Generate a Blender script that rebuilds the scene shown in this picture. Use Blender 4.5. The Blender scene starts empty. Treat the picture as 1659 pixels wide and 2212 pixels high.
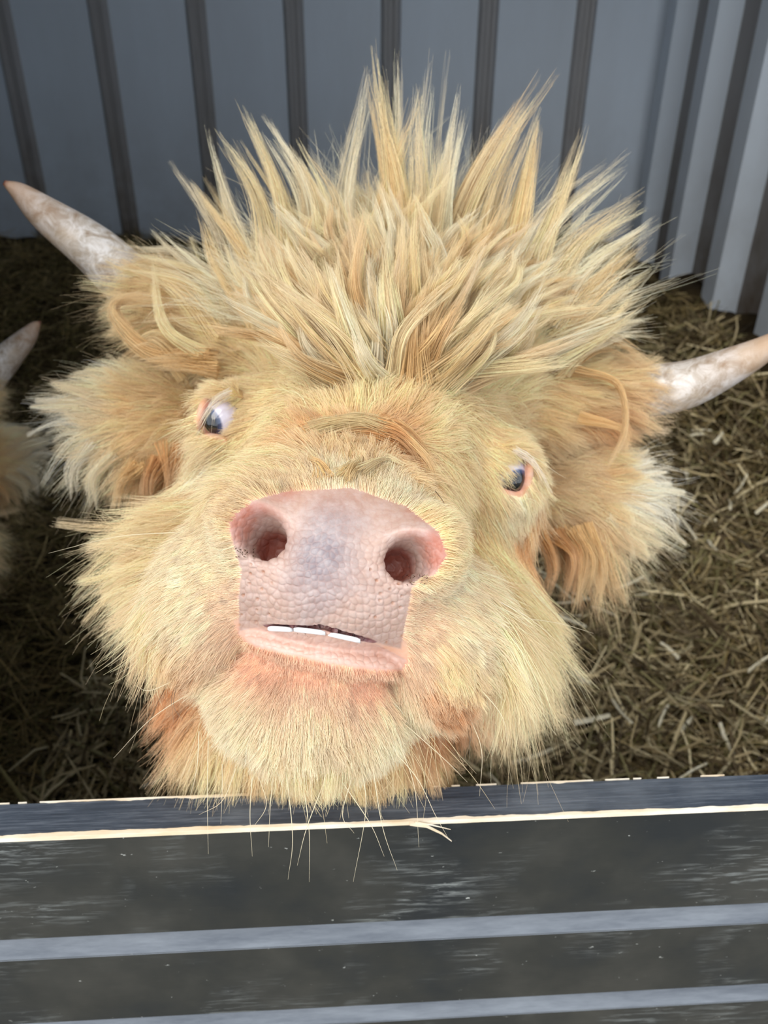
import bpy, bmesh, math, random
import numpy as np
from mathutils import Vector, Matrix

rng = np.random.default_rng(7)
random.seed(7)
PI = math.pi
sc = bpy.context.scene
col = sc.collection

# ------------------------------------------------------------------ camera
IW, IH = 1659, 2212
F = 1597.0                                   # focal length in pixels (26 mm equivalent)
CAM = np.array([0.0, 0.0, 1.5])
PITCH, ROLL = math.radians(28.5), math.radians(0.4)
fw = np.array([0, math.cos(PITCH), -math.sin(PITCH)])
rt0 = np.array([1.0, 0, 0]); up0 = np.cross(rt0, fw)
rt = rt0 * math.cos(ROLL) + up0 * math.sin(ROLL)
up = np.cross(rt, fw)
cam_d = bpy.data.cameras.new('camera'); cam = bpy.data.objects.new('camera', cam_d); col.objects.link(cam)
cam.matrix_world = Matrix(((rt[0], up[0], -fw[0], CAM[0]), (rt[1], up[1], -fw[1], CAM[1]), (rt[2], up[2], -fw[2], CAM[2]), (0, 0, 0, 1)))
cam_d.sensor_fit = 'VERTICAL'; cam_d.sensor_height = 36; cam_d.lens = F / IH * 36
cam_d.clip_start = 0.02; cam_d.clip_end = 60
cam_d.dof.use_dof = True; cam_d.dof.focus_distance = 0.41; cam_d.dof.aperture_fstop = cam_d.lens / 2.6
sc.camera = cam

# ------------------------------------------------------------------ light
w = bpy.data.worlds.new('overcast_sky'); sc.world = w; w.use_nodes = True
bg = w.node_tree.nodes['Background']; bg.inputs[0].default_value = (0.88, 0.94, 1.0, 1); bg.inputs[1].default_value = 1.42
sun_d = bpy.data.lights.new('hazy_sun', 'SUN'); sun_d.energy = 1.95; sun_d.angle = math.radians(50); sun_d.color = (1, 0.95, 0.87)
sun = bpy.data.objects.new('hazy_sun', sun_d); col.objects.link(sun)
sun.rotation_euler = Vector((-0.36, -0.64, 0.72)).to_track_quat('Z', 'Y').to_euler()
sc.view_settings.view_transform = 'Standard'; sc.view_settings.look = 'None'
sc.view_settings.gamma = 1; sc.view_settings.use_curve_mapping = False
sc.view_settings.exposure = 0.15
sc.cycles.max_bounces = 8; sc.cycles.diffuse_bounces = 3; sc.cycles.glossy_bounces = 2
sc.cycles.transmission_bounces = 6; sc.cycles.caustics_reflective = False; sc.cycles.caustics_refractive = False

# ------------------------------------------------------------------ helpers
def P(px, py, z):
    """world point seen at pixel (px,py) at depth z"""
    return CAM + rt * ((px - IW / 2) / F * z) + up * (-(py - IH / 2) / F * z) + fw * z
def pix(p):
    d = p - CAM
    z = d @ fw; z = np.where(np.abs(z) < 1e-3, 1e-3, z)
    return (d @ rt) / z * F + IW / 2, -(d @ up) / z * F + IH / 2, z
def lin(r, g, b):
    return tuple(((c / 255 + 0.055) / 1.055) ** 2.4 if c > 10 else c / 255 / 12.92 for c in (r, g, b))

def node(nt, t, **kw):
    n = nt.nodes.new(t)
    for k, v in kw.items():
        if k in n.inputs.keys() if isinstance(k, str) else False: n.inputs[k].default_value = v
        else: setattr(n, k, v)
    return n
def new_mat(name, color=(0.5, 0.5, 0.5), rough=0.6, metal=0.0, spec=0.5):
    m = bpy.data.materials.new(name); m.use_nodes = True
    b = m.node_tree.nodes['Principled BSDF']
    b.inputs['Base Color'].default_value = (*color, 1); b.inputs['Roughness'].default_value = rough
    b.inputs['Metallic'].default_value = metal; b.inputs['Specular IOR Level'].default_value = spec
    return m, m.node_tree, b
def ramp(nt, fac, stops):
    r = nt.nodes.new('ShaderNodeValToRGB')
    while len(r.color_ramp.elements) < len(stops): r.color_ramp.elements.new(0.5)
    for e, (p, c) in zip(r.color_ramp.elements, stops):
        e.position = p; e.color = (*c, 1) if len(c) == 3 else c
    nt.links.new(fac, r.inputs[0]); return r.outputs[0]
def mixc(nt, fac, a, b, mode='MIX'):
    n = nt.nodes.new('ShaderNodeMix'); n.data_type = 'RGBA'; n.blend_type = mode
    for s, v in ((0, fac), (6, a), (7, b)):
        if hasattr(v, 'is_output'): nt.links.new(v, n.inputs[s])
        else: n.inputs[s].default_value = v if s == 0 else ((*v, 1) if len(v) == 3 else v)
    return n.outputs[2]
def coords(nt, scale=(1, 1, 1), kind='Object'):
    t = nt.nodes.new('ShaderNodeTexCoord'); m = nt.nodes.new('ShaderNodeMapping'); m.inputs['Scale'].default_value = scale
    nt.links.new(t.outputs[kind], m.inputs[0]); return m.outputs[0]
def noise(nt, vec, scale, detail=4, rough=0.6, dist=0.0):
    n = nt.nodes.new('ShaderNodeTexNoise'); n.inputs['Scale'].default_value = scale; n.inputs['Detail'].default_value = detail
    n.inputs['Roughness'].default_value = rough; n.inputs['Distortion'].default_value = dist
    nt.links.new(vec, n.inputs['Vector']); return n.outputs['Fac']
def bump(nt, bsdf, height, strength=0.3, dist=0.01):
    b = nt.nodes.new('ShaderNodeBump'); b.inputs['Strength'].default_value = strength; b.inputs['Distance'].default_value = dist
    nt.links.new(height, b.inputs['Height']); nt.links.new(b.outputs[0], bsdf.inputs['Normal']); return b

def mesh_obj(name, V, Fc, mat=None, parent=None, smooth=False, kind=None):
    me = bpy.data.meshes.new(name); me.from_pydata([tuple(map(float, v)) for v in V] if not isinstance(V, np.ndarray) else V.tolist(), [], Fc if isinstance(Fc, list) else Fc.tolist())
    if mat: me.materials.append(mat)
    if smooth: me.polygons.foreach_set('use_smooth', [True] * len(me.polygons))
    me.update()
    o = bpy.data.objects.new(name, me); col.objects.link(o)
    if parent: o.parent = parent
    if kind: o['kind'] = kind
    return o
def empty(name, loc=(0, 0, 0)):
    o = bpy.data.objects.new(name, None); o.location = loc; o.empty_display_size = 0.1; col.objects.link(o); return o
def adopt(ch, par):
    """parent with the child keeping its world position"""
    ch.parent = par; ch.matrix_parent_inverse = Matrix.Translation(par.location).inverted()
def prism(name, poly, axis, a, b, mat, parent=None, bevel=0.0):
    """extrude a 2D outline along an axis ('x': outline in (y,z); 'z': outline in (x,y))"""
    n = len(poly); V = []
    for t in (a, b):
        for (p, q) in poly: V.append((t, p, q) if axis == 'x' else (p, q, t))
    Fc = [tuple(range(n))[::-1], tuple(range(n, 2 * n))] + [(i, (i + 1) % n, n + (i + 1) % n, n + i) for i in range(n)]
    o = mesh_obj(name, V, Fc, mat, parent)
    bm = bmesh.new(); bm.from_mesh(o.data); bmesh.ops.recalc_face_normals(bm, faces=bm.faces)
    if bevel: bmesh.ops.bevel(bm, geom=bm.edges[:], offset=bevel, segments=2, affect='EDGES', clamp_overlap=True)
    bm.to_mesh(o.data); bm.free(); return o

# ------------------------------------------------------------------ setting materials
def wall_mat(name, base, dirt, amt):
    m, nt, b = new_mat(name, base, 0.55, 0.0, 0.4)
    v = coords(nt, (1.0, 1.0, 0.25)); n1 = noise(nt, v, 2.2, 6, 0.65); v2 = coords(nt); n2 = noise(nt, v2, 9, 5)
    c = mixc(nt, ramp(nt, n1, [(0.35, (0, 0, 0)), (0.75, (1, 1, 1))]), base, tuple(0.8 * x + 0.2 * y for x, y in zip(base, dirt)))
    # splashed dirt getting denser towards the bedding
    sep = nt.nodes.new('ShaderNodeSeparateXYZ'); nt.links.new(v2, sep.inputs[0])
    mp = nt.nodes.new('ShaderNodeMapRange'); mp.inputs[1].default_value = 1.62; mp.inputs[2].default_value = 0.95
    mp.inputs[3].default_value = 0; mp.inputs[4].default_value = amt; nt.links.new(sep.outputs[2], mp.inputs[0])
    mu = nt.nodes.new('ShaderNodeMath'); mu.operation = 'MULTIPLY'; nt.links.new(mp.outputs[0], mu.inputs[0])
    nt.links.new(ramp(nt, n2, [(0.3, (.3, .3, .3)), (0.7, (1, 1, 1))]), mu.inputs[1])
    c = mixc(nt, mu.outputs[0], c, dirt); nt.links.new(c, b.inputs['Base Color'])
    bump(nt, b, n1, 0.15, 0.01); return m
M_panel = wall_mat('painted_steel', lin(206, 218, 232), lin(110, 98, 80), 0.35)
M_rib = wall_mat('dirty_steel_rib', lin(158, 158, 160), lin(90, 74, 54), 0.95)
M_roof, _nt, _b = new_mat('roof_steel', lin(90, 95, 100), 0.6)
M_conc, _nt, _b = new_mat('concrete', lin(110, 105, 98), 0.9)
bump(_nt, _b, noise(_nt, coords(_nt), 30, 6), 0.3, 0.01)

# ------------------------------------------------------------------ structure
WD, WX = 3.64, 1.16                      # back wall distance, right wall offset
LX = -3.2
WH = 4.2
prism('floor', [(-2.5, -0.12), (WD + .2, -0.12), (WD + .2, 0), (-2.5, 0)], 'x', LX - .2, 3.2, M_conc)['kind'] = 'structure'
wb = prism('wall_back', [(LX, WD + .012), (WX, WD + .012), (WX, WD + .05), (LX, WD + .05)], 'z', 0, WH, M_roof); wb['kind'] = 'structure'
wr = prism('wall_right', [(WX + .012, 0.45), (WX + .05, 0.45), (WX + .05, WD + .05), (WX + .012, WD + .05)], 'z', 0, WH, M_roof); wr['kind'] = 'structure'
# sheets between the ribs, and the ribs themselves, on the back wall; rib centres as the photo spaces them
x = P(1057, 0, WD * .827)[0]
rib_x = [x + (i - 40) * 0.4 for i in range(60)]
rib_x = [r for r in rib_x if LX < r < WX - .12]
edges = [LX] + rib_x + [WX]
for a, b in zip(edges[:-1], edges[1:]):
    prism('panel', [(a + .001, WD), (b - .001, WD), (b - .001, WD + .012), (a + .001, WD + .012)], 'z', 0.001, WH - .01, M_panel, wb)
for r in rib_x:
    prism('rib', [(r - .042, WD), (r - .028, WD - .022), (r - .014, WD - .022), (r - .008, WD - .013), (r + .008, WD - .013), (r + .014, WD - .022), (r + .028, WD - .022), (r + .042, WD)], 'z', 0.001, WH - .02, M_rib, wb)
yy = [WD - .20 - .43 * i for i in range(8)]
edges = [WD] + yy + [0.47]
for a, b in zip(edges[:-1], edges[1:]):
    if a - b > .02: prism('panel', [(WX, b + .001), (WX + .012, b + .001), (WX + .012, a - .001), (WX, a - .001)], 'z', 0.001, WH - .01, M_rib, wr)
for r in yy:
    if r > .6: prism('rib', [(WX, r - .11), (WX - .062, r - .055), (WX - .062, r + .045), (WX, r + .085)], 'z', 0.001, WH - .02, M_panel, wr)
prism('wall_left', [(LX - .05, 0.45), (LX, 0.45), (LX, WD + .05), (LX - .05, WD + .05)], 'z', 0, WH, M_panel)['kind'] = 'structure'
prism('shade_wall_front', [(LX, 0.50), (-0.42, 0.50), (-0.42, 0.56), (LX, 0.56)], 'z', 0, WH, M_roof)['kind'] = 'structure'  # unseen wall, added to block the sky and darken the pen's left side
prism('ceiling', [(0.55, WH), (WD + .1, WH + .1), (WD + .1, WH + .16), (0.55, WH + .06)], 'x', LX - .1, WX + .1, M_roof)['kind'] = 'structure'

# ------------------------------------------------------------------ straw bedding
def ground(x, y):
    rise = np.clip(1 - (WD - y) / 1.7, 0, 1); rise2 = np.clip(1 - (WX - x) / 0.75, 0, 1) * np.clip((y - .9) / 1.4, 0, 1)
    s = lambda t: t * t * (3 - 2 * t)
    h = 0.42 + 0.55 * np.maximum(s(rise), s(rise2) * .95)
    return h + .018 * np.sin(7 * x + 3 * y) * np.sin(5 * y - 2 * x) + .012 * np.sin(17 * x - 9 * y + 1) + .01 * np.sin(31 * x + 23 * y)
M_litter, nt, b = new_mat('trodden_litter', lin(70, 58, 38), 0.95, 0, 0.1)
n1 = noise(nt, coords(nt), 14, 8, 0.7)
nt.links.new(ramp(nt, n1, [(0.3, lin(34, 26, 16)), (0.55, lin(70, 58, 38)), (0.8, lin(104, 90, 60))]), b.inputs['Base Color'])
bump(nt, b, noise(nt, coords(nt, (1, 1, 1)), 60, 8, 0.7), 0.9, 0.02)
gx = np.linspace(LX + .01, WX - .005, 150); gy = np.linspace(0.60, WD - .005, 110)
GX, GY = np.meshgrid(gx, gy); GZ = ground(GX, GY)
V = np.stack([GX.ravel(), GY.ravel(), GZ.ravel()], 1); nx = len(gx); ny = len(gy)
idx = np.arange(nx * ny).reshape(ny, nx)
Q = np.stack([idx[:-1, :-1], idx[:-1, 1:], idx[1:, 1:], idx[1:, :-1]], -1).reshape(-1, 4)
# skirt so the bed has a body
Vb = V.copy(); Vb[:, 2] = 0.0
rim = np.concatenate([idx[0, :], idx[1:, -1], idx[-1, -2::-1], idx[-2:0:-1, 0]])
sk = [(int(rim[i]), int(rim[i] + len(V)), int(rim[(i + 1) % len(rim)] + len(V)), int(rim[(i + 1) % len(rim)])) for i in range(len(rim))]
bed = mesh_obj('straw_bed', np.concatenate([V, Vb]), Q.tolist() + sk, M_litter, None, True)
bed['kind'] = 'structure'

M_straw, nt, b = new_mat('straw', lin(160, 140, 92), 0.6, 0, 0.3)
at = nt.nodes.new('ShaderNodeAttribute'); at.attribute_name = 'tint'; nt.links.new(at.outputs['Color'], b.inputs['Base Color'])
def blades(name, n, xr, yr, length, width, colors, lift=0.02, tilt=0.35, curve=0.15):
    x = rng.uniform(*xr, n); y = rng.uniform(*yr, n) if yr[0] is not None else None
    L = rng.uniform(*length, n); W = rng.uniform(*width, n)
    az = rng.uniform(0, 2 * PI, n); el = rng.normal(0, tilt, n)
    d = np.stack([np.cos(az) * np.cos(el), np.sin(az) * np.cos(el), np.sin(el)], 1)
    s = np.cross(d, [0, 0, 1.0]); s /= np.linalg.norm(s, axis=1)[:, None]
    roll = rng.uniform(-.9, .9, n)[:, None]; nrm = np.cross(s, d); s = s * np.cos(roll) + nrm * np.sin(roll); nrm = np.cross(s, d)
    k = rng.normal(0, curve, n)[:, None]; k2 = rng.normal(0, curve, n)[:, None]
    c = np.stack([x, y, ground(x, y) + rng.uniform(0, lift, n)], 1)
    T = (-1, -.33, .33, 1)
    rows = []
    for t in T:
        p = c + d * (t * L / 2)[:, None] + (s * k + nrm * k2) * (t * t - .4) * (L / 2)[:, None]
        ww = W[:, None] * (.5 if abs(t) < 1 else .35)
        rows += [p - s * ww, p + nrm * ww * .8, p + s * ww]
    V = np.stack(rows, 1)                                    # n,12,3
    V[:, :, 0] = np.minimum(V[:, :, 0], WX - .01); V[:, :, 1] = np.minimum(V[:, :, 1], WD - .03)
    V = V.reshape(-1, 3)
    base = (np.arange(n) * 12)[:, None, None]
    q = []
    for r in range(3):
        for c_ in range(2): q.append((3 * r + c_, 3 * r + c_ + 1, 3 * r + c_ + 4, 3 * r + c_ + 3))
    Fc = (np.array(q)[None] + base).reshape(-1, 4)
    me = bpy.data.meshes.new(name); me.vertices.add(len(V)); me.vertices.foreach_set('co', V.ravel())
    me.loops.add(Fc.size); me.loops.foreach_set('vertex_index', Fc.ravel()); me.polygons.add(len(Fc))
    me.polygons.foreach_set('loop_start', np.arange(0, Fc.size, 4)); me.update(calc_edges=True)
    C = np.array([lin(*c) for c in colors])[rng.integers(0, len(colors), n)] * rng.uniform(.85, 1.65, (n, 1))
    a = me.attributes.new('tint', 'FLOAT_COLOR', 'POINT')
    a.data.foreach_set('color', np.repeat(np.concatenate([C, np.ones((n, 1))], 1), 12, 0).astype(np.float32).ravel())
    me.materials.append(M_straw); o = bpy.data.objects.new(name, me); col.objects.link(o); o['kind'] = 'stuff'; return o
S_COL = [(132, 114, 74), (150, 130, 86), (116, 100, 66), (94, 80, 52), (164, 146, 104), (108, 100, 58), (78, 62, 42)]
o1 = blades('straw', 54000, (-2.4, WX - .11), (.64, WD - .09), (.04, .16), (.0012, .0035), S_COL, .035)
o2 = blades('straw', 13000, (-.6, WX - .12), (.66, 2.4), (.05, .2), (.003, .0075), [(150, 134, 102), (172, 156, 120), (126, 112, 82), (92, 78, 56), (196, 182, 146), (124, 116, 80), (74, 62, 44)], .055, .5)
bm = bmesh.new(); bm.from_mesh(o1.data); bm.from_mesh(o2.data); bm.to_mesh(o1.data); bm.free()
bpy.data.objects.remove(o2); o = o1
o['label'] = 'brown trodden straw covering the pen floor behind the gate'; o['category'] = 'straw'
M_pale, nt, b = new_mat('pale_straw', lin(196, 186, 152), 0.55, 0, 0.3)
nt.links.new(ramp(nt, noise(nt, coords(nt, (1, 1, .2)), 120, 3), [(0.3, lin(214, 202, 166)), (0.7, lin(244, 238, 218))]), b.inputs['Base Color'])
for i in range(90):
    x = rng.uniform(.18, WX - .12) if i > 12 else rng.uniform(-.4, .2); y = rng.uniform(.8, 2.1) if i > 12 else rng.uniform(.75, .95); L = rng.uniform(.04, .11); wd_ = rng.uniform(.0034, .006)
    V = []; n_ = 5
    for t in (-1, -.4, .3, 1):
        for j in range(n_):
            a = 2 * PI * j / n_; V.append((t * L / 2, wd_ * math.cos(a) * (1 + .15 * t), wd_ * .55 * math.sin(a) + .004 * math.cos(t * 1.4)))
    Fc = [(n_ * k + j, n_ * k + (j + 1) % n_, n_ * k + n_ + (j + 1) % n_, n_ * k + n_ + j) for k in range(3) for j in range(n_)] + [tuple(range(n_))[::-1], tuple(range(3 * n_, 4 * n_))]
    o = mesh_obj('straw_piece', V, Fc, M_pale, None, False); o.location = (x, y, float(ground(np.array(x), np.array(y))) + rng.uniform(.055, .085))
    o.rotation_euler = (rng.uniform(0, 6), rng.normal(0, .35), rng.uniform(0, 6.28))
    o['label'] = 'pale broad piece of chopped straw lying on the brown bedding'; o['category'] = 'straw'; o['group'] = 'pale chopped straw pieces on the bedding'

# ------------------------------------------------------------------ gate
def board_mat():
    m, nt, b = new_mat('black_painted_board', lin(58, 60, 60), 0.42, 0, 0.5)
    v = coords(nt, (0.35, 1, 1)); v1 = coords(nt)
    sm = noise(nt, v1, 7, 5, 0.6); c = ramp(nt, sm, [(0.35, lin(32, 36, 38)), (0.5, lin(46, 47, 44)), (0.68, lin(64, 63, 58))])
    sp = noise(nt, coords(nt, (0.5, 1, 1)), 190, 3, 0.7); spm = ramp(nt, sp, [(0.68, (0, 0, 0)), (0.74, (1, 1, 1))])
    pt = noise(nt, v1, 9, 3, 0.6, .5); ptm = ramp(nt, pt, [(0.5, (0, 0, 0)), (0.72, (1, 1, 1))])
    sc_ = noise(nt, coords(nt, (0.12, 1.2, 1.2)), 160, 4, 0.75, .4); scm = ramp(nt, sc_, [(0.50, (0, 0, 0)), (0.66, (1, 1, 1))])
    f = mixc(nt, 1.0, scm, ptm, 'MULTIPLY')
    c = mixc(nt, f, c, lin(128, 132, 130)); c = mixc(nt, spm, c, lin(190, 192, 186))
    nt.links.new(c, b.inputs['Base Color'])
    nt.links.new(ramp(nt, pt, [(0.3, (.36,) * 3), (0.7, (.6,) * 3)]), b.inputs['Roughness'])
    bump(nt, b, sc_, 0.12, 0.002); return m
def cap_mat():
    m, nt, b = new_mat('brushed_black_edge', lin(62, 70, 84), 0.5, 0, 0.5)
    g = noise(nt, coords(nt, (0.06, 1.4, 1.4)), 260, 5, 0.75); sm = noise(nt, coords(nt), 12, 4)
    c = ramp(nt, g, [(0.3, lin(38, 44, 54)), (0.5, lin(60, 68, 80)), (0.72, lin(108, 114, 124))])
    c = mixc(nt, ramp(nt, sm, [(0.5, (0, 0, 0)), (0.75, (.5, .5, .5))]), c, lin(116, 122, 130))
    nt.links.new(c, b.inputs['Base Color']); bump(nt, b, g, 0.35, 0.002); return m
M_board = board_mat(); M_cap = cap_mat()
M_bevel, nt, b = new_mat('skylit_board_chamfer', lin(112, 122, 138), 0.4, 0, 0.5)  # paler than the boards: sky light on the chamfers put into the colour
n1 = noise(nt, coords(nt, (0.15, 1, 1)), 70, 5, .7)
nt.links.new(ramp(nt, n1, [(0.3, lin(78, 84, 94)), (0.7, lin(120, 126, 134))]), b.inputs['Base Color'])
M_raw, nt, b = new_mat('bare_plywood', lin(240, 224, 200), 0.75, 0, 0.2)
nt.links.new(ramp(nt, noise(nt, coords(nt, (.2, 1, 1)), 90, 4), [(0.3, lin(226, 200, 164)), (0.6, lin(250, 240, 222))]), b.inputs['Base Color'])

RT, RH = 0.030, 0.45                       # rail thickness, drop below the camera
gy0, gz0 = 0.375 - RT / 2, CAM[2] - RH     # front face, top
gate = empty('gate', (0, gy0, 0))
gate['label'] = 'black painted board gate with pale chipped upper edge, across the bottom'; gate['category'] = 'gate'
gate.rotation_euler.z = math.radians(3.3)
def gprism(name, poly, a, b, mat, bevel=0):
    return prism(name, poly, 'x', a, b, mat, gate, bevel)
pitch = 0.117
for i in range(8):
    z1 = gz0 - i * pitch; z0 = z1 - pitch + .0005
    if i == 0:
        poly = [(0, z1), (RT, z1), (RT, z0), (.013, z0), (0, z0)]
        o = gprism('board', [(0, z1 - .0004), (RT, z1 - .0004), (RT, z0), (.013, z0), (.0, z0 + .001)], -1.4, 1.4, M_board, .0006)
    else:
        # a groove: this board's upper edge is chamfered back
        o = gprism('board', [(0, z1 - .025), (.014, z1), (RT, z1), (RT, z0), (.013, z0), (0, z0 + .001)], -1.4, 1.4, M_board, .0006)
        o.data.materials.append(M_bevel)
        for p in o.data.polygons:
            if p.normal.y < -.3 and p.normal.z > .25: p.material_index = 1
gprism('top_edge', [(.0008, gz0 - .0004), (RT - .0008, gz0 - .0004), (RT - .0008, gz0 + .0008), (.0008, gz0 + .0008)], -1.4, 1.4, M_cap)
def bare_edge(y, amp, thr, seed, zt=.0016):
    r = np.random.default_rng(seed); n = 900; xs = np.linspace(-1.4, 1.4, n)
    k = np.convolve(r.normal(0, 1, n + 30), np.ones(4) / 2, 'same')[:n] + np.convolve(r.normal(0, 1, n + 80), np.ones(60) / 8, 'same')[:n] * 1.3
    wv = np.clip(amp * (k * .22 + thr), 0.0, amp * 2)
    V = []; Fc = []
    for i in range(n):
        s = 1 if y < .01 else -1
        V += [(xs[i], y - s * .0006, gz0 - .0022 - .5 * wv[i] * .3), (xs[i], y - s * .0006, gz0 + zt), (xs[i], y + s * wv[i], gz0 + zt), (xs[i], y + s * wv[i], gz0 - .0005)]
    for i in range(n - 1):
        if wv[i] <= 1e-5 and wv[i + 1] <= 1e-5: continue
        a, b_ = 4 * i, 4 * i + 4
        for j in range(4): Fc.append((a + j, a + (j + 1) % 4, b_ + (j + 1) % 4, b_ + j))
    return mesh_obj('bare_edge', V, Fc, M_raw, gate)
bare_edge(0, .0018, .95, 3); bare_edge(RT, .0024, .02, 5, .0012)
# a torn splinter standing off the arris
def splinter(pts, r, mat, par):
    V = []; Fc = []
    for i, p in enumerate(pts):
        rr = r * (1 - .75 * i / (len(pts) - 1))
        for j in range(5):
            a = 2 * PI * j / 5; V.append((p[0], p[1] + rr * math.cos(a), p[2] + rr * math.sin(a)))
    for i in range(len(pts) - 1):
        for j in range(5): Fc.append((5 * i + j, 5 * i + (j + 1) % 5, 5 * i + 5 + (j + 1) % 5, 5 * i + 5 + j))
    Fc += [tuple(range(5))[::-1], tuple(range(5 * len(pts) - 5, 5 * len(pts)))]
    return mesh_obj('splinter', V, Fc, mat, par)
splinter([(.020, -.001, gz0), (.032, -.003, gz0 - .001), (.043, -.006, gz0 - .006), (.050, -.008, gz0 - .012)], .0016, M_raw, gate)
splinter([(.024, -.001, gz0 + .001), (.036, -.004, gz0 + .001), (.049, -.006, gz0 - .002)], .0008, M_raw, gate)
M_post, nt, b = new_mat('gate_post', lin(96, 92, 86), 0.8)
for sx in (-1, 1):
    o = prism('gate_post', [(sx * 1.46 - .05, gy0 - .05), (sx * 1.46 + .05, gy0 - .05), (sx * 1.46 + .05, gy0 + .05), (sx * 1.46 - .05, gy0 + .05)], 'z', 0, 1.25, M_post, None, .004)
    o.location.y = sx * .082
    o['label'] = 'grey timber post at the %s end of the gate' % ('left' if sx < 0 else 'right'); o['category'] = 'post'

# ------------------------------------------------------------------ the calf: one smooth implicit body
TILT = math.radians(-12)
hx = rt * math.cos(TILT) + up * math.sin(TILT); hy = np.cross(hx, fw) * 1.0
hz = fw
def frame(roll=0.0, pitch=0.0, yaw=0.0):
    x, y, z = hx.copy(), hy.copy(), hz.copy()
    c, s = math.cos(math.radians(roll)), math.sin(math.radians(roll)); x, y = x * c + y * s, y * c - x * s
    c, s = math.cos(math.radians(pitch)), math.sin(math.radians(pitch)); y, z = y * c + z * s, z * c - y * s
    c, s = math.cos(math.radians(yaw)), math.sin(math.radians(yaw)); x, z = x * c + z * s, z * c - x * s
    return np.stack([x, y, z])
def ell(p, c, r, R=None):
    R = frame() if R is None else R
    q = (p - c) @ R.T; r = np.array(r); k0 = np.linalg.norm(q / r, axis=-1); k1 = np.linalg.norm(q / (r * r), axis=-1)
    return k0 * (k0 - 1) / np.maximum(k1, 1e-9)
def cap(p, a, b, ra, rb):
    ba = b - a; t = np.clip(((p - a) @ ba) / (ba @ ba), 0, 1)
    return np.linalg.norm(p - a - t[..., None] * ba, axis=-1) - (ra + (rb - ra) * t)
def smin(a, b, k):
    h = np.clip(.5 + .5 * (b - a) / k, 0, 1); return b * (1 - h) + a * h - k * h * (1 - h)
def smax(a, b, k): return -smin(-a, -b, k)

EYE = [P(484, 903, .580), P(1094, 1024, .585)]
NOS = [(P(560, 1148, .385), P(600, 1195, .430)), (P(890, 1205, .385), P(850, 1225, .430))]
def head_sdf(p, core=False):
    # upper head
    d = cap(p, P(855, 830, .70), P(735, 1130, .505), .105, .068)
    d = smin(d, ell(p, P(862, 790, .70), (.118, .105, .11)), .03)
    d = smin(d, ell(p, P(890, 640, .77), (.13, .08, .09)), .04)          # poll between the horns
    for e, s in ((P(545, 940, .615), 1), (P(1052, 1042, .615), -1)):
        d = smin(d, ell(p, e, (.042, .045, .045)), .03)
    d = smin(d, cap(p, P(560, 760, .74), P(370, 665, .75), .05, .036), .03)      # horn cores
    d = smin(d, cap(p, P(1150, 870, .74), P(1310, 855, .75), .05, .036), .03)
    d = smin(d, cap(p, P(560, 1015, .645), P(490, 1200, .63), .046, .06), .03)       # sides of the face
    d = smin(d, cap(p, P(1025, 1125, .645), P(985, 1330, .63), .046, .06), .03)
    d = smin(d, ell(p, P(492, 1250, .63), (.068, .080, .09)), .03)       # cheeks
    d = smin(d, ell(p, P(968, 1365, .63), (.066, .080, .09)), .03)
    d = smin(d, cap(p, P(850, 900, .78), P(860, 1000, 1.0), .12, .15), .04)
    # muzzle
    u = ell(p, P(712, 1225, .458), (.074, .052, .072))
    u = smin(u, ell(p, P(720, 1150, .462), (.066, .045, .066)), .018)
    u = smin(u, ell(p, P(552, 1130, .422), (.024, .024, .036)), .014)    # nostril wings
    u = smin(u, ell(p, P(905, 1190, .422), (.026, .025, .036)), .014)
    u = smin(u, ell(p, P(470, 1290, .475), (.038, .052, .052)), .022)    # lip pads
    u = smin(u, ell(p, P(952, 1375, .475), (.038, .052, .052)), .022)
    d = smin(d, u, .03)
    d = smin(d, ell(p, P(770, 1015, .478), (.036, .014, .026)), .010)    # fold of skin over the nose
    d = smax(d, -cap(p, P(700, 955, .462), P(865, 975, .466), .008, .008), .012)
    for a, b in NOS:
        d = smax(d, -cap(p, a, b, .0125, .008), .006)
    for (x0, y0), (x1, y1) in (((530, 1118), (570, 1165)), ((942, 1188), (872, 1208))):
        d = smax(d, -cap(p, P(x0, y0, .377), P(x1, y1, .384), .0125, .0125), .007)
    # lower jaw
    l = ell(p, P(672, 1500, .472), (.061, .043, .060))
    l = smin(l, ell(p, P(692, 1402, .441), (.049, .0125, .032), frame(-1)), .010)
    l = smin(l, cap(p, P(690, 1480, .52), P(800, 1250, .74), .05, .08), .03)
    l = smin(l, ell(p, P(665, 1540, .60), (.115, .06, .07)), .03)
    near = ell(p, P(690, 1395, .43), (.07, .03, .05)) < .02
    d1 = smin(d, l, .0025); d2 = smin(d, l, .012)
    d = np.where(near, d1, d2)
    d = smax(d, -ell(p, P(615, 1357, .402), (.027, .0016, .010), frame(14)), .0015)     # parting of the lips
    d = smax(d, -ell(p, P(785, 1386, .402), (.029, .0016, .010), frame(-9)), .0015)
    # ears: flattened leaves
    d = smin(d, ell(p, P(318, 905, .735), (.066, .050, .020), frame(2, 10, 8)), .018)
    d = smin(d, ell(p, P(1265, 1070, .735), (.062, .052, .020), frame(6, 10, -8)), .018)
    for e, ax in ((EYE[0], -1), (EYE[1], 1)):
        d = smax(d, -(np.linalg.norm(p - e, axis=-1) - .0168), .004)
        d = smin(d, ell(p, e + hx * ax * .0160 - hz * .005, (.0045, .016, .007), frame(8 * ax)), .003)   # lids
        d = smin(d, ell(p, e + hy * .0185 - hz * .006, (.013, .0045, .009)), .003)
        d = smin(d, ell(p, e - hy * .0180 - hz * .006, (.012, .0045, .009)), .003)
    return d
B_NECK, B_SH = np.array([.07, 1.22, .93]), np.array([.08, 1.25, .88])
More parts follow.
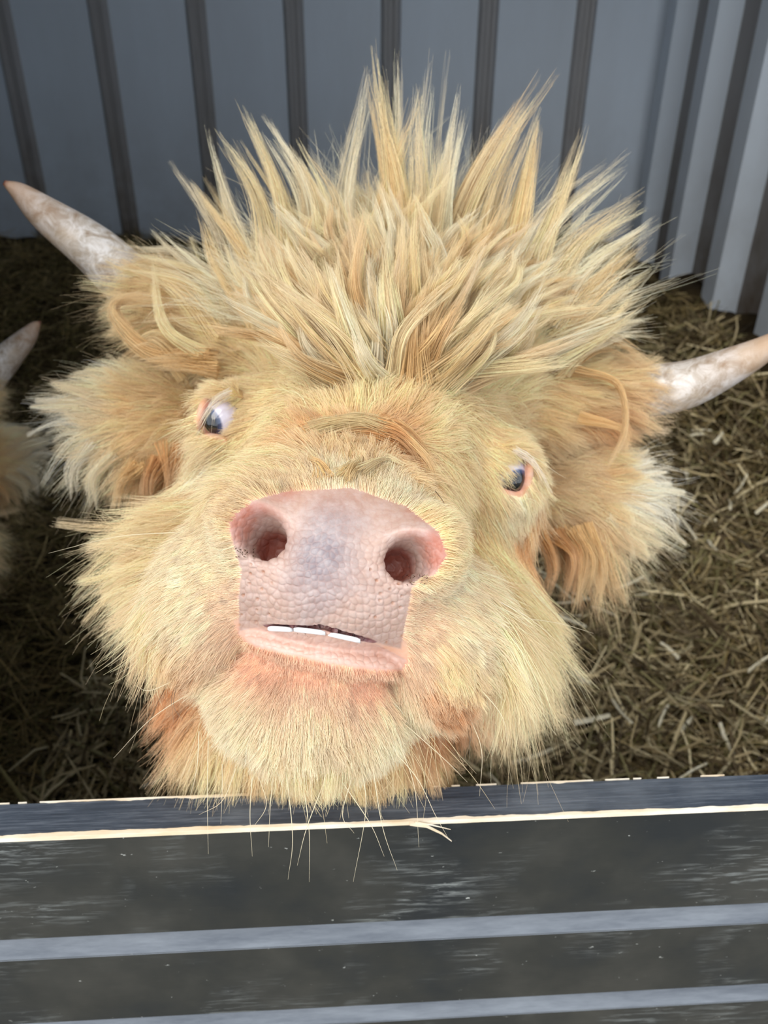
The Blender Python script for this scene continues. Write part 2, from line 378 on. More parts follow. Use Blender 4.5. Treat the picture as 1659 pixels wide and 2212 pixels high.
def body_sdf(p):
    d = cap(p, P(860, 960, .84), B_NECK, .12, .17)
    d = smin(d, cap(p, B_SH, np.array([.12, 1.95, .90]), .20, .205), .08)
    d = smin(d, ell(p, np.array([.09, 1.2, .80]), (.17, .17, .2), np.eye(3)), .06)
    d = smin(d, ell(p, np.array([.12, 2.05, .92]), (.18, .17, .17), np.eye(3)), .06)
    for lx, ly in ((-.02, 1.22), (.19, 1.24), (.01, 2.02), (.23, 2.02)):
        gz = float(ground(np.array(lx), np.array(ly)))
        back = ly > 1.6
        a = np.array([lx, ly, .78]); k = np.array([lx, ly + (-.03 if back else .01), gz + .24]); c = np.array([lx, ly + (.04 if back else 0), gz + .12]); h = np.array([lx, ly, gz + .005])
        l = smin(cap(p, a, k, .09, .05), cap(p, k, c, .05, .038), .03); l = smin(l, cap(p, c, h, .038, .042), .02)
        d = smin(d, l, .05)
    d = smin(d, cap(p, np.array([.12, 2.2, .98]), np.array([.13, 2.27, .62]), .03, .022), .03)
    return d
def calf_sdf(p):
    out = np.empty(p.shape[:-1])
    flat = p.reshape(-1, 3); o = out.reshape(-1)
    y = flat[:, 1]
    for s in range(0, len(flat), 400000):
        q = flat[s:s + 400000]; o[s:s + 400000] = smin(head_sdf(q), body_sdf(q), .04)
    return out
def grad(f, p, e=4e-4):
    g = np.stack([f(p + np.array(v) * e) - f(p - np.array(v) * e) for v in ((1, 0, 0), (0, 1, 0), (0, 0, 1))], -1) / (2 * e)
    return g
def surface_nets(f, xs, ys, zs):
    G = np.stack(np.meshgrid(xs, ys, zs, indexing='ij'), -1).astype(np.float64)
    D = f(G)
    ins = D < 0
    cnt = np.zeros(tuple(n - 1 for n in D.shape), np.int8)
    sl = lambda a, i, j, k: a[i:a.shape[0] - 1 + i, j:a.shape[1] - 1 + j, k:a.shape[2] - 1 + k]
    corners = [(i, j, k) for i in (0, 1) for j in (0, 1) for k in (0, 1)]
    for c in corners: cnt += sl(ins, *c)
    act = (cnt > 0) & (cnt < 8); ids = -np.ones(act.shape, np.int64); ci = np.argwhere(act); ids[act] = np.arange(len(ci))
    acc = np.zeros((len(ci), 3)); num = np.zeros(len(ci))
    for a in corners:
        for ax in range(3):
            if a[ax]: continue
            b = list(a); b[ax] = 1
            ia = tuple((ci + a).T); ib = tuple((ci + b).T)
            da, db = D[ia], D[ib]; m = (da < 0) != (db < 0); t = np.where(m, da / np.where(da == db, 1, da - db), 0)
            acc += m[:, None] * (G[ia] + (G[ib] - G[ia]) * t[:, None]); num += m
    V = acc / num[:, None]; quads = []
    for ax in range(3):
        lo = [slice(1, -1)] * 3; hi = [slice(1, -1)] * 3; lo[ax] = slice(0, -1); hi[ax] = slice(1, None)
        A = ins[tuple(lo)]; B = ins[tuple(hi)]; e = np.argwhere(A != B)
        off = np.array([1, 1, 1]); off[ax] = 0; e = e + off
        u, v = [(1, 2), (2, 0), (0, 1)][ax]
        du = np.eye(3, dtype=int)[u]; dv = np.eye(3, dtype=int)[v]
        q = np.stack([ids[tuple((e - s).T)] for s in (du + dv, dv, 0 * du, du)], 1)
        flip = ins[tuple(e.T)]; q[~flip] = q[~flip][:, ::-1]; quads.append(q)
    return V, np.concatenate(quads)
def axis(lo, f0, f1, hi, fine, coarse):
    a = np.arange(f0, f1, fine); l = []; r = []; s = fine; t = f0
    while t > lo: s = min(s * 1.25, coarse); t -= s; l.append(t)
    s = fine; t = a[-1]
    while t < hi: s = min(s * 1.25, coarse); t += s; r.append(t)
    return np.concatenate([l[::-1], a, r])
FINE = .0042
xs = axis(-.40, -.35, .33, .46, FINE, .022); ys = axis(.25, .29, .86, 2.36, FINE, .022); zs = axis(.36, 1.06, 1.50, 1.6, FINE, .022)
V, Q = surface_nets(calf_sdf, xs, ys, zs)
for _ in range(2):
    g = grad(calf_sdf, V); d = calf_sdf(V); V -= np.clip(d, -.002, .002)[:, None] * g / np.maximum((g * g).sum(1), .2)[:, None]

def polysd(px, py, poly):
    """signed distance in pixels to a closed outline (negative inside)"""
    poly = np.array(poly, float); n = len(poly); d = np.full(px.shape, 1e9); ins = np.zeros(px.shape, bool)
    for i in range(n):
        a = poly[i]; b = poly[(i + 1) % n]; e = b - a
        wx, wy = px - a[0], py - a[1]; t = np.clip((wx * e[0] + wy * e[1]) / (e @ e), 0, 1)
        d = np.minimum(d, np.hypot(wx - t * e[0], wy - t * e[1]))
        c = ((a[1] > py) != (b[1] > py)) & (px < e[0] * (py - a[1]) / (e[1] if e[1] else 1e-9) + a[0]); ins ^= c
    return np.where(ins, -d, d)
NOSE = [(545, 1078), (620, 1058), (760, 1050), (880, 1092), (950, 1148), (968, 1200), (945, 1238), (895, 1262), (882, 1330), (868, 1405), (790, 1385), (700, 1360), (600, 1350), (515, 1368), (512, 1300), (518, 1230), (505, 1190), (492, 1130)]
LIP = [(512, 1366), (600, 1346), (700, 1354), (790, 1378), (880, 1425), (868, 1448), (790, 1444), (700, 1430), (620, 1412), (550, 1396)]

# refine nose, lips and eyes
bm = bmesh.new()
me = bpy.data.meshes.new('body'); me.from_pydata(V.tolist(), [], Q.tolist()); bm.from_mesh(me)
def region(level):
    co = np.array([v.co[:] for v in bm.verts]); px, py, z = pix(co)
    m = (np.minimum(polysd(px, py, NOSE), polysd(px, py, LIP)) < (30 if level < 2 else 8)) & (z < .47)
    if level < 2:
        for e in EYE: m |= np.linalg.norm(co - e, axis=1) < .024
    return m
for level in range(3):
    m = region(level); bm.verts.ensure_lookup_table(); bm.verts.index_update()
    ed = [e for e in bm.edges if m[e.verts[0].index] and m[e.verts[1].index]]
    bmesh.ops.subdivide_edges(bm, edges=ed, cuts=1, use_grid_fill=True)
    bm.verts.ensure_lookup_table()
    co = np.array([v.co[:] for v in bm.verts]); m = region(level + 0 if level < 2 else 2); ii = np.where(m)[0]
    for _ in range(4):
        q = co[ii]; g = grad(head_sdf, q, 3e-4); d = head_sdf(q); co[ii] = q - np.clip(d, -.0015, .0015)[:, None] * g / np.maximum((g * g).sum(1), .3)[:, None]
    for i in ii: bm.verts[i].co = co[i]
co = np.array([v.co[:] for v in bm.verts]); px, py, pz = pix(co)
nd = np.minimum(polysd(px, py, NOSE), polysd(px, py, LIP)); onpad = (pz < .47)
# pebbled skin of the nose: cells raised between fine creases
def hashed_cells(q, size):
    ij = np.floor(q / size).astype(int); best = np.full(len(q), 9.); sec = np.full(len(q), 9.); cid = np.zeros(len(q))
    for dx in (-1, 0, 1):
        for dy in (-1, 0, 1):
            c = ij + [dx, dy]; h = np.sin(c[:, 0] * 127.1 + c[:, 1] * 311.7) * 43758.5; hx_ = h - np.floor(h)
            h2 = np.sin(c[:, 0] * 269.5 + c[:, 1] * 183.3) * 43758.5; hy_ = h2 - np.floor(h2)
            dd = np.hypot(q[:, 0] / size - c[:, 0] - .15 - .7 * hx_, q[:, 1] / size - c[:, 1] - .15 - .7 * hy_)
            new = dd < best; sec = np.where(new, best, np.minimum(sec, dd)); cid = np.where(new, hx_, cid); best = np.minimum(best, dd)
    return best, sec, cid
qq = np.stack([px, py], 1); qq = np.stack([qq[:, 0] + 6 * np.sin(qq[:, 1] / 31), qq[:, 1] + 6 * np.sin(qq[:, 0] / 27)], 1)
f1, f2, cid = hashed_cells(qq, 15.0)
cell = np.clip((f2 - f1) * 3.0, 0, 1)
msk = np.clip(-nd / 12, 0, 1) * onpad * np.clip((py - 1085 - .15 * (px - 560)) / 90, 0.15, 1)
bm.normal_update(); nrm = np.array([v.normal[:] for v in bm.verts])
disp = (cell - 1) * .0003 - .00055 * np.clip(f1 / .8, 0, 1) ** 2 + (cid - .5) * .0002 * cell
pitv, _, pid = hashed_cells(qq + 40, 27.0)
pits = np.clip(1 - pitv / .17, 0, 1) * (pid > .2) * (np.minimum(np.abs(px - 525 - (py - 1290) * .0), np.abs(px - 860)) < 62) * (py > 1215)
disp -= pits * .0012
moved = co + nrm * (disp * msk)[:, None]
for i in np.where(msk > 0)[0]: bm.verts[i].co = moved[i]
bmesh.ops.recalc_face_normals(bm, faces=bm.faces)
bm.to_mesh(me); bm.free(); me.polygons.foreach_set('use_smooth', [True] * len(me.polygons))
co = np.empty(len(me.vertices) * 3); me.vertices.foreach_get('co', co); co = co.reshape(-1, 3); px, py, pz = pix(co)

# skin colour (pigment only)
def blend(a, b, t): t = np.clip(t, 0, 1)[:, None]; return a * (1 - t) + b * t
c3 = lambda *a: np.array(lin(*a))[None]
skin = np.repeat(c3(214, 178, 126), len(co), 0)
pinkzone = np.clip(1 - nd / 30, 0, 1) * .8 * onpad
skin = blend(skin, c3(226, 178, 158), pinkzone)
skin = blend(skin, c3(214, 158, 136), np.clip(1 - np.abs(polysd(px, py, [(500, 1400), (640, 1435), (760, 1455), (880, 1460), (860, 1500), (700, 1510), (520, 1460)])) / 60, 0, 1) * onpad)
pad = np.clip(-nd / 5, 0, 1) * onpad
blot = np.sin(px / 37 + 1.3 * np.sin(py / 41)) * np.sin(py / 33 + 1.1 * np.sin(px / 53))
padc = blend(np.repeat(c3(190, 160, 146), len(co), 0), c3(140, 128, 132), np.clip(1 - np.hypot((px - 700 + (py - 1200) * .25) / 100, (py - 1200) / 190), 0, 1) * 1.3 + .18 * blot)
padc = blend(padc, c3(192, 148, 126), np.clip((1120 - py + .1 * (px - 700)) / 60, 0, 1) * .7)
padc = blend(padc, c3(176, 134, 122), (1 - cell) * .3)
padc = blend(padc, c3(176, 122, 90), pits * 1.0)
skin = blend(skin, padc, pad)
skin = blend(skin, c3(212, 174, 158), np.clip(-polysd(px, py, LIP) / 5, 0, 1) * onpad)
mouth = np.minimum(ell(co, P(615, 1357, .402), (.027, .0016, .012), frame(14)), ell(co, P(785, 1386, .402), (.029, .0016, .012), frame(-9)))
skin = blend(skin, c3(120, 70, 72), (.0006 - mouth) / .0006)
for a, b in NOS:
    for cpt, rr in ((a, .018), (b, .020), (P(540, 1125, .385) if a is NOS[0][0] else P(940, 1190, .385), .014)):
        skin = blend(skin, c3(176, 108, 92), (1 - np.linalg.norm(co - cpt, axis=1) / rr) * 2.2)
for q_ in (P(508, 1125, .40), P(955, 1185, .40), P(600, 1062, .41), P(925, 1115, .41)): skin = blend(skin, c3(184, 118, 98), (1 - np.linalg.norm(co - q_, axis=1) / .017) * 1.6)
for e in EYE: skin = blend(skin, c3(212, 150, 128), (1 - np.linalg.norm(co - e, axis=1) / .026) * 3)
at = me.attributes.new('tint', 'FLOAT_COLOR', 'POINT'); at.data.foreach_set('color', np.concatenate([skin, np.ones((len(co), 1))], 1).astype(np.float32).ravel())
wet = (pad * 1.0 + .0).astype(np.float32); at = me.attributes.new('moist', 'FLOAT', 'POINT'); at.data.foreach_set('value', wet)
M_skin, nt, b = new_mat('skin', (.6, .4, .3), 0.6, 0, 0.4)
a1 = nt.nodes.new('ShaderNodeAttribute'); a1.attribute_name = 'tint'; a2 = nt.nodes.new('ShaderNodeAttribute'); a2.attribute_name = 'moist'
mo = noise(nt, coords(nt), 160, 3, .6); nt.links.new(mixc(nt, ramp(nt, mo, [(0.4, (0, 0, 0)), (0.7, (.22, .22, .22))]), a1.outputs['Color'], (.80, .72, .70)), b.inputs['Base Color'])
mr = nt.nodes.new('ShaderNodeMapRange'); nt.links.new(a2.outputs['Fac'], mr.inputs[0]); mr.inputs[3].default_value = .75; mr.inputs[4].default_value = .38
nt.links.new(mr.outputs[0], b.inputs['Roughness'])
b.inputs['Subsurface Weight'].default_value = .12; b.inputs['Subsurface Scale'].default_value = .004; b.inputs['Subsurface Radius'].default_value = (1, .4, .25)
bump(nt, b, noise(nt, coords(nt), 700, 3, .7), .25, .0006)
me.materials.append(M_skin)

calf = empty('calf', (.1, 1.5, .42))
calf['label'] = 'blond shaggy calf with pink nose raised over the gate, facing the camera'; calf['category'] = 'calf'
body = bpy.data.objects.new('body', me); col.objects.link(body); adopt(body, calf)

# ---- eyes
def eye_mat():
    m, nt, b = new_mat('eyeball', (.8, .78, .82), .06, 0, .6)
    t = nt.nodes.new('ShaderNodeTexCoord'); s = nt.nodes.new('ShaderNodeSeparateXYZ'); nt.links.new(t.outputs['Object'], s.inputs[0])
    mr = nt.nodes.new('ShaderNodeMapRange'); nt.links.new(s.outputs[2], mr.inputs[0]); mr.inputs[1].default_value = 0; mr.inputs[2].default_value = .0158
    nt.links.new(ramp(nt, mr.outputs[0], [(0.0, lin(215, 205, 218)), (0.62, lin(206, 200, 216)), (0.70, lin(70, 84, 120)), (0.80, lin(40, 52, 84)), (0.88, lin(8, 9, 14))]), b.inputs['Base Color'])
    b.inputs['Coat Weight'].default_value = 1; b.inputs['Coat Roughness'].default_value = .03
    return m
M_eye = eye_mat()
for e, d in ((EYE[0], (-.75, -.42, -.70)), (EYE[1], (.45, -.62, -.70))):
    bm = bmesh.new(); bmesh.ops.create_uvsphere(bm, u_segments=32, v_segments=24, radius=.0158)
    for v in bm.verts:
        if v.co.z > .0112: v.co.z += (v.co.z - .0112) * .35
    m_ = bpy.data.meshes.new('eyeball'); bm.to_mesh(m_); bm.free(); m_.polygons.foreach_set('use_smooth', [True] * len(m_.polygons)); m_.materials.append(M_eye)
    o = bpy.data.objects.new('eyeball', m_); col.objects.link(o)
    dv = Vector(rt * d[0] + up * d[1] + fw * d[2])
    o.location = e; o.rotation_euler = dv.to_track_quat('Z', 'Y').to_euler(); adopt(o, calf)

# ---- horns
def horn_mat(name):
    m, nt, b = new_mat(name, lin(205, 196, 190), .5, 0, .4)
    n1 = noise(nt, coords(nt), 60, 8, .7, .6); n2 = noise(nt, coords(nt), 16, 4, .6)
    at = nt.nodes.new('ShaderNodeAttribute'); at.attribute_name = 'along'
    c = ramp(nt, n1, [(0.34, lin(150, 128, 108)), (0.47, lin(184, 172, 160)), (0.6, lin(222, 216, 212))])
    c = mixc(nt, ramp(nt, n2, [(0.45, (0, 0, 0)), (0.65, (.7, .7, .7))]), c, lin(196, 172, 142))
    c = mixc(nt, ramp(nt, at.outputs['Fac'], [(0.0, (.8, .8, .8)), (0.25, (0, 0, 0))]), c, lin(188, 176, 180))
    c = mixc(nt, ramp(nt, at.outputs['Fac'], [(0.45, (0, 0, 0)), (0.85, (.8, .8, .8)), (1, (1, 1, 1))]), c, lin(176, 142, 116))
    c = mixc(nt, ramp(nt, at.outputs['Fac'], [(0.95, (0, 0, 0)), (1, (1, 1, 1))]), c, lin(120, 70, 52))
    nt.links.new(c, b.inputs['Base Color']); bump(nt, b, n1, .5, .0015); return m
M_horn = horn_mat('horn_keratin')
def catmull(pts, n):
    pts = np.array(pts, float); k = len(pts); out = []
    ext = np.concatenate([[2 * pts[0] - pts[1]], pts, [2 * pts[-1] - pts[-2]]])
    for t in np.linspace(0, k - 1, n):
        i = min(int(t), k - 2); f = t - i; a, b_, c, d = ext[i:i + 4]
        out.append(.5 * ((2 * b_) + (-a + c) * f + (2 * a - 5 * b_ + 4 * c - d) * f * f + (-a + 3 * b_ - 3 * c + d) * f ** 3))
    return np.array(out)
def make_horn(path, radii, mat, n=48, seg=28, seed=1):
    C = catmull(path, n); R = np.interp(np.linspace(0, 1, n), np.linspace(0, 1, len(radii)), radii)
    T = np.gradient(C, axis=0); T /= np.linalg.norm(T, axis=1)[:, None]
    A = np.cross(T, fw); A /= np.linalg.norm(A, axis=1)[:, None]; B = np.cross(T, A)
    r = np.random.default_rng(seed); V = []; al = []
    ph = r.uniform(0, 6, 5)
    for i in range(n):
        for j in range(seg):
            a = 2 * PI * j / seg; rr = R[i] * (1 + .02 * math.sin(3 * a + ph[0] + i * .05) + .012 * math.sin(i * 1.7 + ph[1]) * max(0, 1 - i / 18) + .008 * math.sin(7 * a + i * .4 + ph[2]))
            V.append(C[i] + (A[i] * math.cos(a) + B[i] * math.sin(a)) * rr); al.append(i / (n - 1))
    Fc = [(i * seg + j, i * seg + (j + 1) % seg, (i + 1) * seg + (j + 1) % seg, (i + 1) * seg + j) for i in range(n - 1) for j in range(seg)]
    Fc += [tuple(range(seg))[::-1], tuple(range((n - 1) * seg, n * seg))]
    o = mesh_obj('horn', np.array(V), Fc, mat, None, True)
    at = o.data.attributes.new('along', 'FLOAT', 'POINT'); at.data.foreach_set('value', np.array(al, np.float32)); return o
o = make_horn([P(430, 725, .76), P(330, 655, .755), P(210, 545, .75), (P(105, 468, .73)), P(45, 418, .715), P(8, 394, .705)], [.032, .030, .0255, .018, .010, .0022], M_horn); adopt(o, calf)
o = make_horn([P(1230, 880, .76), P(1350, 852, .75), P(1480, 832, .73), (P(1590, 785, .70)), P(1670, 742, .685), P(1745, 690, .67)], [.031, .0285, .024, .0168, .0105, .002], M_horn, seed=2); adopt(o, calf)

# ------------------------------------------------------------------ fur
def fur_mat(name, rough=.38, rr=.5, translucent=.24):
    m = bpy.data.materials.new(name); m.use_nodes = True; nt = m.node_tree; nt.nodes.clear()
    out = nt.nodes.new('ShaderNodeOutputMaterial')
    a = nt.nodes.new('ShaderNodeAttribute'); a.attribute_name = 'tint'; hi = nt.nodes.new('ShaderNodeHairInfo')
    c = mixc(nt, ramp(nt, hi.outputs['Intercept'], [(0.35, (0, 0, 0)), (1, (.34, .34, .34))]), a.outputs['Color'], (.95, .83, .61))
    h = nt.nodes.new('ShaderNodeBsdfPrincipled'); h.inputs['Roughness'].default_value = .45; h.inputs['Specular IOR Level'].default_value = .35
    nt.links.new(c, h.inputs['Base Color'])
    tr = nt.nodes.new('ShaderNodeBsdfTranslucent'); nt.links.new(c, tr.inputs[0])
    mx = nt.nodes.new('ShaderNodeMixShader'); mx.inputs[0].default_value = translucent
    nt.links.new(h.outputs[0], mx.inputs[1]); nt.links.new(tr.outputs[0], mx.inputs[2]); nt.links.new(mx.outputs[0], out.inputs[0]); return m
M_fur = fur_mat('fur')
def unit(v): return v / np.maximum(np.linalg.norm(v, axis=-1, keepdims=True), 1e-9)
def curves_obj(name, pts, color, r0, r1, parent, mat=None, power=1.0):
    """pts (n,k,3), color (n,3)"""
    n, k = pts.shape[:2]
    hc = bpy.data.hair_curves.new(name); hc.add_curves([k] * n)
    loc = np.array(parent.location)
    hc.attributes['position'].data.foreach_set('vector', (pts - loc).astype(np.float32).ravel())
    t = np.linspace(0, 1, k) ** power
    r0 = np.broadcast_to(np.asarray(r0, float), (n,)); r1 = np.broadcast_to(np.asarray(r1, float), (n,))
    rad = (r0[:, None] * (1 - t) + r1[:, None] * t).astype(np.float32)
    a = hc.attributes.get('radius') or hc.attributes.new('radius', 'FLOAT', 'POINT'); a.data.foreach_set('value', rad.ravel())
    a = hc.attributes.new('tint', 'FLOAT_COLOR', 'CURVE'); a.data.foreach_set('color', np.concatenate([color, np.ones((n, 1))], 1).astype(np.float32).ravel())
    hc.materials.append(mat or M_fur)
    o = bpy.data.objects.new(name, hc); col.objects.link(o); o.parent = parent; o['kind'] = 'stuff'; return o

A_ = (254, 225, 178); B_ = (246, 212, 162); C_ = (252, 232, 200); W_ = (248, 240, 224); O_ = (228, 176, 120); P_ = (244, 212, 184); D_ = (240, 212, 172); K_ = (208, 142, 86); U_ = (240, 190, 162)  # K_ puts the shade of the hollows beside the chin into the fur
# px, py, image direction, lift, length (cm), colour, clump, curl
CT = [
 (300,1540,-.5,.9,.4,4.5,B_,.6),(345,1630,-.4,.9,.4,4.5,A_,.6),(450,1690,-.2,1,.4,4,B_,.6),
 (420,1230,-1,.4,.35,.9,C_,.3),(410,1340,-.8,.6,.35,1.0,C_,.3),(350,1440,-.4,.9,.4,1.8,B_,.5),(390,1450,-.3,1,.3,2.2,K_,.5),(375,1500,-.3,1,.35,2.4,K_,.6),
 (505,1300,-1,.2,.3,.5,P_,.1),(500,1380,-.9,.5,.3,.9,P_,.1),(470,1210,-1,.1,.3,.7,C_,.2),(905,1340,1,.3,.3,.5,P_,.1),(900,1420,.8,.6,.3,.9,P_,.1),
 (980,1280,.9,.4,.35,.9,C_,.2),(1020,1380,.8,.5,.35,1.1,C_,.3),(970,1440,.5,.9,.35,1.2,A_,.4),(940,1515,.5,.8,.3,1.8,K_,.6),(975,1555,.2,1,.35,2.4,K_,.6),
 (670,1455,0,1,.35,.35,U_,.0),(560,1432,-.4,.9,.35,.35,U_,.0),(800,1475,.2,1,.35,.35,U_,.0),(670,1500,0,1,.3,.8,P_,.15),(670,1560,0,1,.3,2.0,C_,.35),(520,1540,-.6,.8,.35,2.0,C_,.3),(470,1500,-.9,.4,.4,1.8,C_,.3),
 (830,1560,.4,.9,.35,2.0,C_,.3),(880,1520,.8,.5,.35,1.8,C_,.3),(670,1640,0,1,.3,3.0,A_,.5),(560,1650,-.2,1,.3,3.2,B_,.5),(790,1650,.2,1,.3,3.2,B_,.5),
 (620,1045,-.3,-1,.5,.7,D_,.1),(740,1035,.0,-1,.5,.8,C_,.1),(860,1075,.4,-1,.5,.9,C_,.1),(945,1120,.8,-.5,.4,1.2,A_,.2),(985,1190,1,.1,.35,.8,A_,.2),(500,1080,-.9,-.3,.4,.8,D_,.2),
 (760,985,.1,-1,.4,1.6,B_,.5),(700,960,-.5,-.8,.3,2.2,O_,.5),(830,960,.6,-.6,.3,2.2,O_,.5),(600,1000,-1,.4,.25,3.2,A_,.5),(540,1030,-1,.5,.25,3.2,A_,.5),(880,1010,.8,.5,.3,2.5,B_,.5),(950,1040,.7,.7,.3,3.0,A_,.5),
 (790,870,.1,-1,.5,2.6,A_,.4),(700,880,-.5,-.9,.4,2.6,A_,.4),(880,880,.5,-.8,.5,2.6,B_,.4),(640,830,-.7,-.6,.4,2.8,A_,.5),(590,900,-1,.05,.3,2.6,A_,.4),(560,960,-1,.35,.3,2.4,A_,.4),
 (960,900,.7,-.5,.4,2.6,A_,.5),(1010,960,.95,.3,.3,2.6,A_,.4),(1040,1060,.7,.8,.3,2.6,A_,.4),
 (480,1050,-.8,.6,.3,2.6,C_,.4),(430,1100,-1,.25,.35,5.0,A_,.6),(330,1120,-1,.08,.35,6.0,A_,.7),(270,1200,-1,.2,.35,5.0,A_,.7),(280,1300,-.85,.5,.35,5.0,A_,.6),(290,1400,-.7,.7,.4,5.0,A_,.6),(320,1500,-.6,.8,.4,5.0,D_,.6),(400,1600,-.4,.9,.4,4.5,B_,.6),(500,1650,-.2,1,.4,3.6,A_,.6),
 (1050,1150,.5,1,.3,4.0,A_,.5),(1110,1250,.45,.9,.25,6.0,A_,.6),(1080,1350,.5,.85,.25,6.0,A_,.6),(1150,1400,.6,.8,.25,6.0,A_,.7),(1100,1500,.6,.8,.3,5.5,A_,.7),(1040,1550,.4,.9,.4,4.5,D_,.6),(950,1640,.3,1,.4,4.0,B_,.6),(1100,1090,.5,1,.3,1.6,C_,.3),
 (430,820,-1,.1,.4,3.5,B_,.6),(400,740,-1,.2,.5,5.0,B_,.7),(450,680,-.7,-.4,.5,5.0,B_,.7),(520,860,-.9,.1,.3,1.6,A_,.3),(1160,900,1,.1,.4,3.5,B_,.5),(1240,830,1,-.1,.4,4.0,B_,.6),(1200,1000,1,.2,.3,3.5,D_,.5),(1260,920,.9,.3,.35,4.0,O_,.6),(1120,980,.9,.6,.4,1.6,A_,.4),
 (320,880,-1,-.05,.3,4.0,B_,.6),(380,960,-1,.1,.3,3.5,B_,.5),(230,870,-1,-.2,.35,4.2,C_,.7),(170,900,-1,-.2,.3,4.4,W_,.8),(160,980,-.9,.3,.3,4.6,W_,.8),(230,990,-.6,.8,.3,4.6,C_,.7),(300,1000,-.2,1,.3,5.0,B_,.7),(370,1010,0,1,.25,5.0,O_,.7),(270,800,-.9,-.4,.35,3.4,C_,.6),
 (1220,1070,1,.15,.3,3.5,D_,.5),(1300,1020,.9,-.1,.3,3.5,B_,.6),(1360,1010,.9,-.3,.3,3.4,W_,.8),(1390,1080,1,.15,.3,3.8,W_,.8),(1350,1150,.8,.6,.3,4.0,C_,.8),(1270,1150,.3,1,.3,5.5,B_,.7),(1210,1180,.15,1,.25,6.0,O_,.7),(1150,1150,.2,1,.25,3.0,O_,.6),
 (700,740,-.2,-1,.45,4.5,A_,.7),(850,740,0,-1,.45,4.5,A_,.7),(1000,760,.3,-1,.45,4.5,A_,.7),(1120,800,.7,-.5,.45,4.5,A_,.6),(560,740,-.6,-.6,.45,4.5,A_,.7),(850,600,0,-1,.4,5,A_,.7),(650,600,-.3,-1,.4,5,A_,.7),(1050,600,.4,-1,.4,5,A_,.7)]
CTP = np.array([(c[0], c[1]) for c in CT], float); CTD = np.array([(c[2], c[3]) for c in CT], float)
CTV = np.array([(c[4], c[5] / 100, c[7]) for c in CT]); CTC = np.array([lin(*c[6]) for c in CT])
from mathutils.bvhtree import BVHTree
bvh = BVHTree.FromPolygons([tuple(c) for c in co], [tuple(p.vertices) for p in me.polygons])
def surfz(px, py, default=.70):
    d = P(px, py, 1.0) - CAM
    h = bvh.ray_cast(Vector(CAM), Vector(d), 5.0)
    if h[0] is None or np.array(h[0])[1] > 1.0: return default
    return float((np.array(h[0]) - CAM) @ fw)
def onsurf(px, py):
    best = .75
    for dx, dy in ((0, 0), (20, 0), (-20, 0), (0, 20), (0, -20), (60, 0), (-60, 0), (0, 60), (0, -60)):
        z = surfz(px + dx, py + dy, 9)
        if z < 1.0: return z
    return best
ZS = 2400.0
CTZ = np.array([onsurf(*c) for c in CTP]); CTP = np.concatenate([CTP, CTZ[:, None] * ZS], 1)
def flow(px, py, z, pw=4.2):
    q = np.stack([px, py, z * ZS], 1); outD = np.empty((len(q), 2)); outV = np.empty((len(q), 3)); outC = np.empty((len(q), 3))
    for s in range(0, len(q), 50000):
        d2 = ((q[s:s + 50000, None] - CTP[None]) ** 2).sum(-1) + 200.0; wgt = d2 ** (-pw / 2); wgt /= wgt.sum(1, keepdims=True)
        outD[s:s + 50000] = wgt @ CTD; outV[s:s + 50000] = wgt @ CTV; outC[s:s + 50000] = wgt @ CTC
    return outD, outV, outC
# ---- teeth
M_tooth, nt, b = new_mat('tooth', lin(236, 238, 240), .2, 0, .5)
for i, (x0, y0, x1, y1) in enumerate([(578, 1351, 632, 1354), (634, 1353, 702, 1361), (708, 1363, 778, 1378)]):
    xm, ym = (x0 + x1) / 2, (y0 + y1) / 2; zt = min(surfz(xm, ym - 9), surfz(xm, ym + 20)) + .0022
    a = P(x0, y0 + 5, zt); b_ = P(x1, y1 + 5, zt); n = 9; V = []; ax = b_ - a; L = np.linalg.norm(ax); ax /= L
    for k in range(n):
        t = k / (n - 1); e = max(0, 1 - abs(2 * t - 1) ** 4) ** .5; c = a + ax * L * t
        for (u_, w_) in ((.0010 * (.2 + .8 * e), -.0012 * e), (.0008 * (.2 + .8 * e), .0035), (-.0035, .009), (-.0025, .004), (-.0012, -.0008 * e)): V.append(c + up * u_ + fw * w_)
    Fc = [(5 * k + j, 5 * k + (j + 1) % 5, 5 * k + 5 + (j + 1) % 5, 5 * k + 5 + j) for k in range(n - 1) for j in range(5)] + [tuple(range(5))[::-1], tuple(range(5 * n - 5, 5 * n))]
    o = mesh_obj('tooth', V, Fc, M_tooth, None, True); adopt(o, calf)
# sample roots on the body
me.calc_loop_triangles()
tri = np.empty(len(me.loop_triangles) * 3, np.int32); me.loop_triangles.foreach_get('vertices', tri); tri = tri.reshape(-1, 3)
T0, T1, T2 = co[tri[:, 0]], co[tri[:, 1]], co[tri[:, 2]]
TN = np.cross(T1 - T0, T2 - T0); TA = np.linalg.norm(TN, axis=1) / 2; TN = TN / np.maximum(TA[:, None] * 2, 1e-12)
cen = (T0 + T1 + T2) / 3; tx, ty, tz = pix(cen)
facing = -(TN * unit(cen - CAM)).sum(1)
headm = (tz < .95) & (cen[:, 1] < .95)
GAP = [(508, 1340), (600, 1325), (790, 1350), (875, 1385), (878, 1430), (860, 1440), (790, 1425), (690, 1400), (600, 1388), (530, 1384)]
bare = ((polysd(tx, ty, NOSE) < -5) | (polysd(tx, ty, LIP) < 0) | (polysd(tx, ty, GAP) < 3)) & (tz < .47)
for a, b_ in NOS: bare |= (np.linalg.norm(cen - a, axis=1) < .016) | (np.linalg.norm(cen - b_, axis=1) < .02)
for e in EYE: bare |= np.linalg.norm(cen - e, axis=1) < .0215
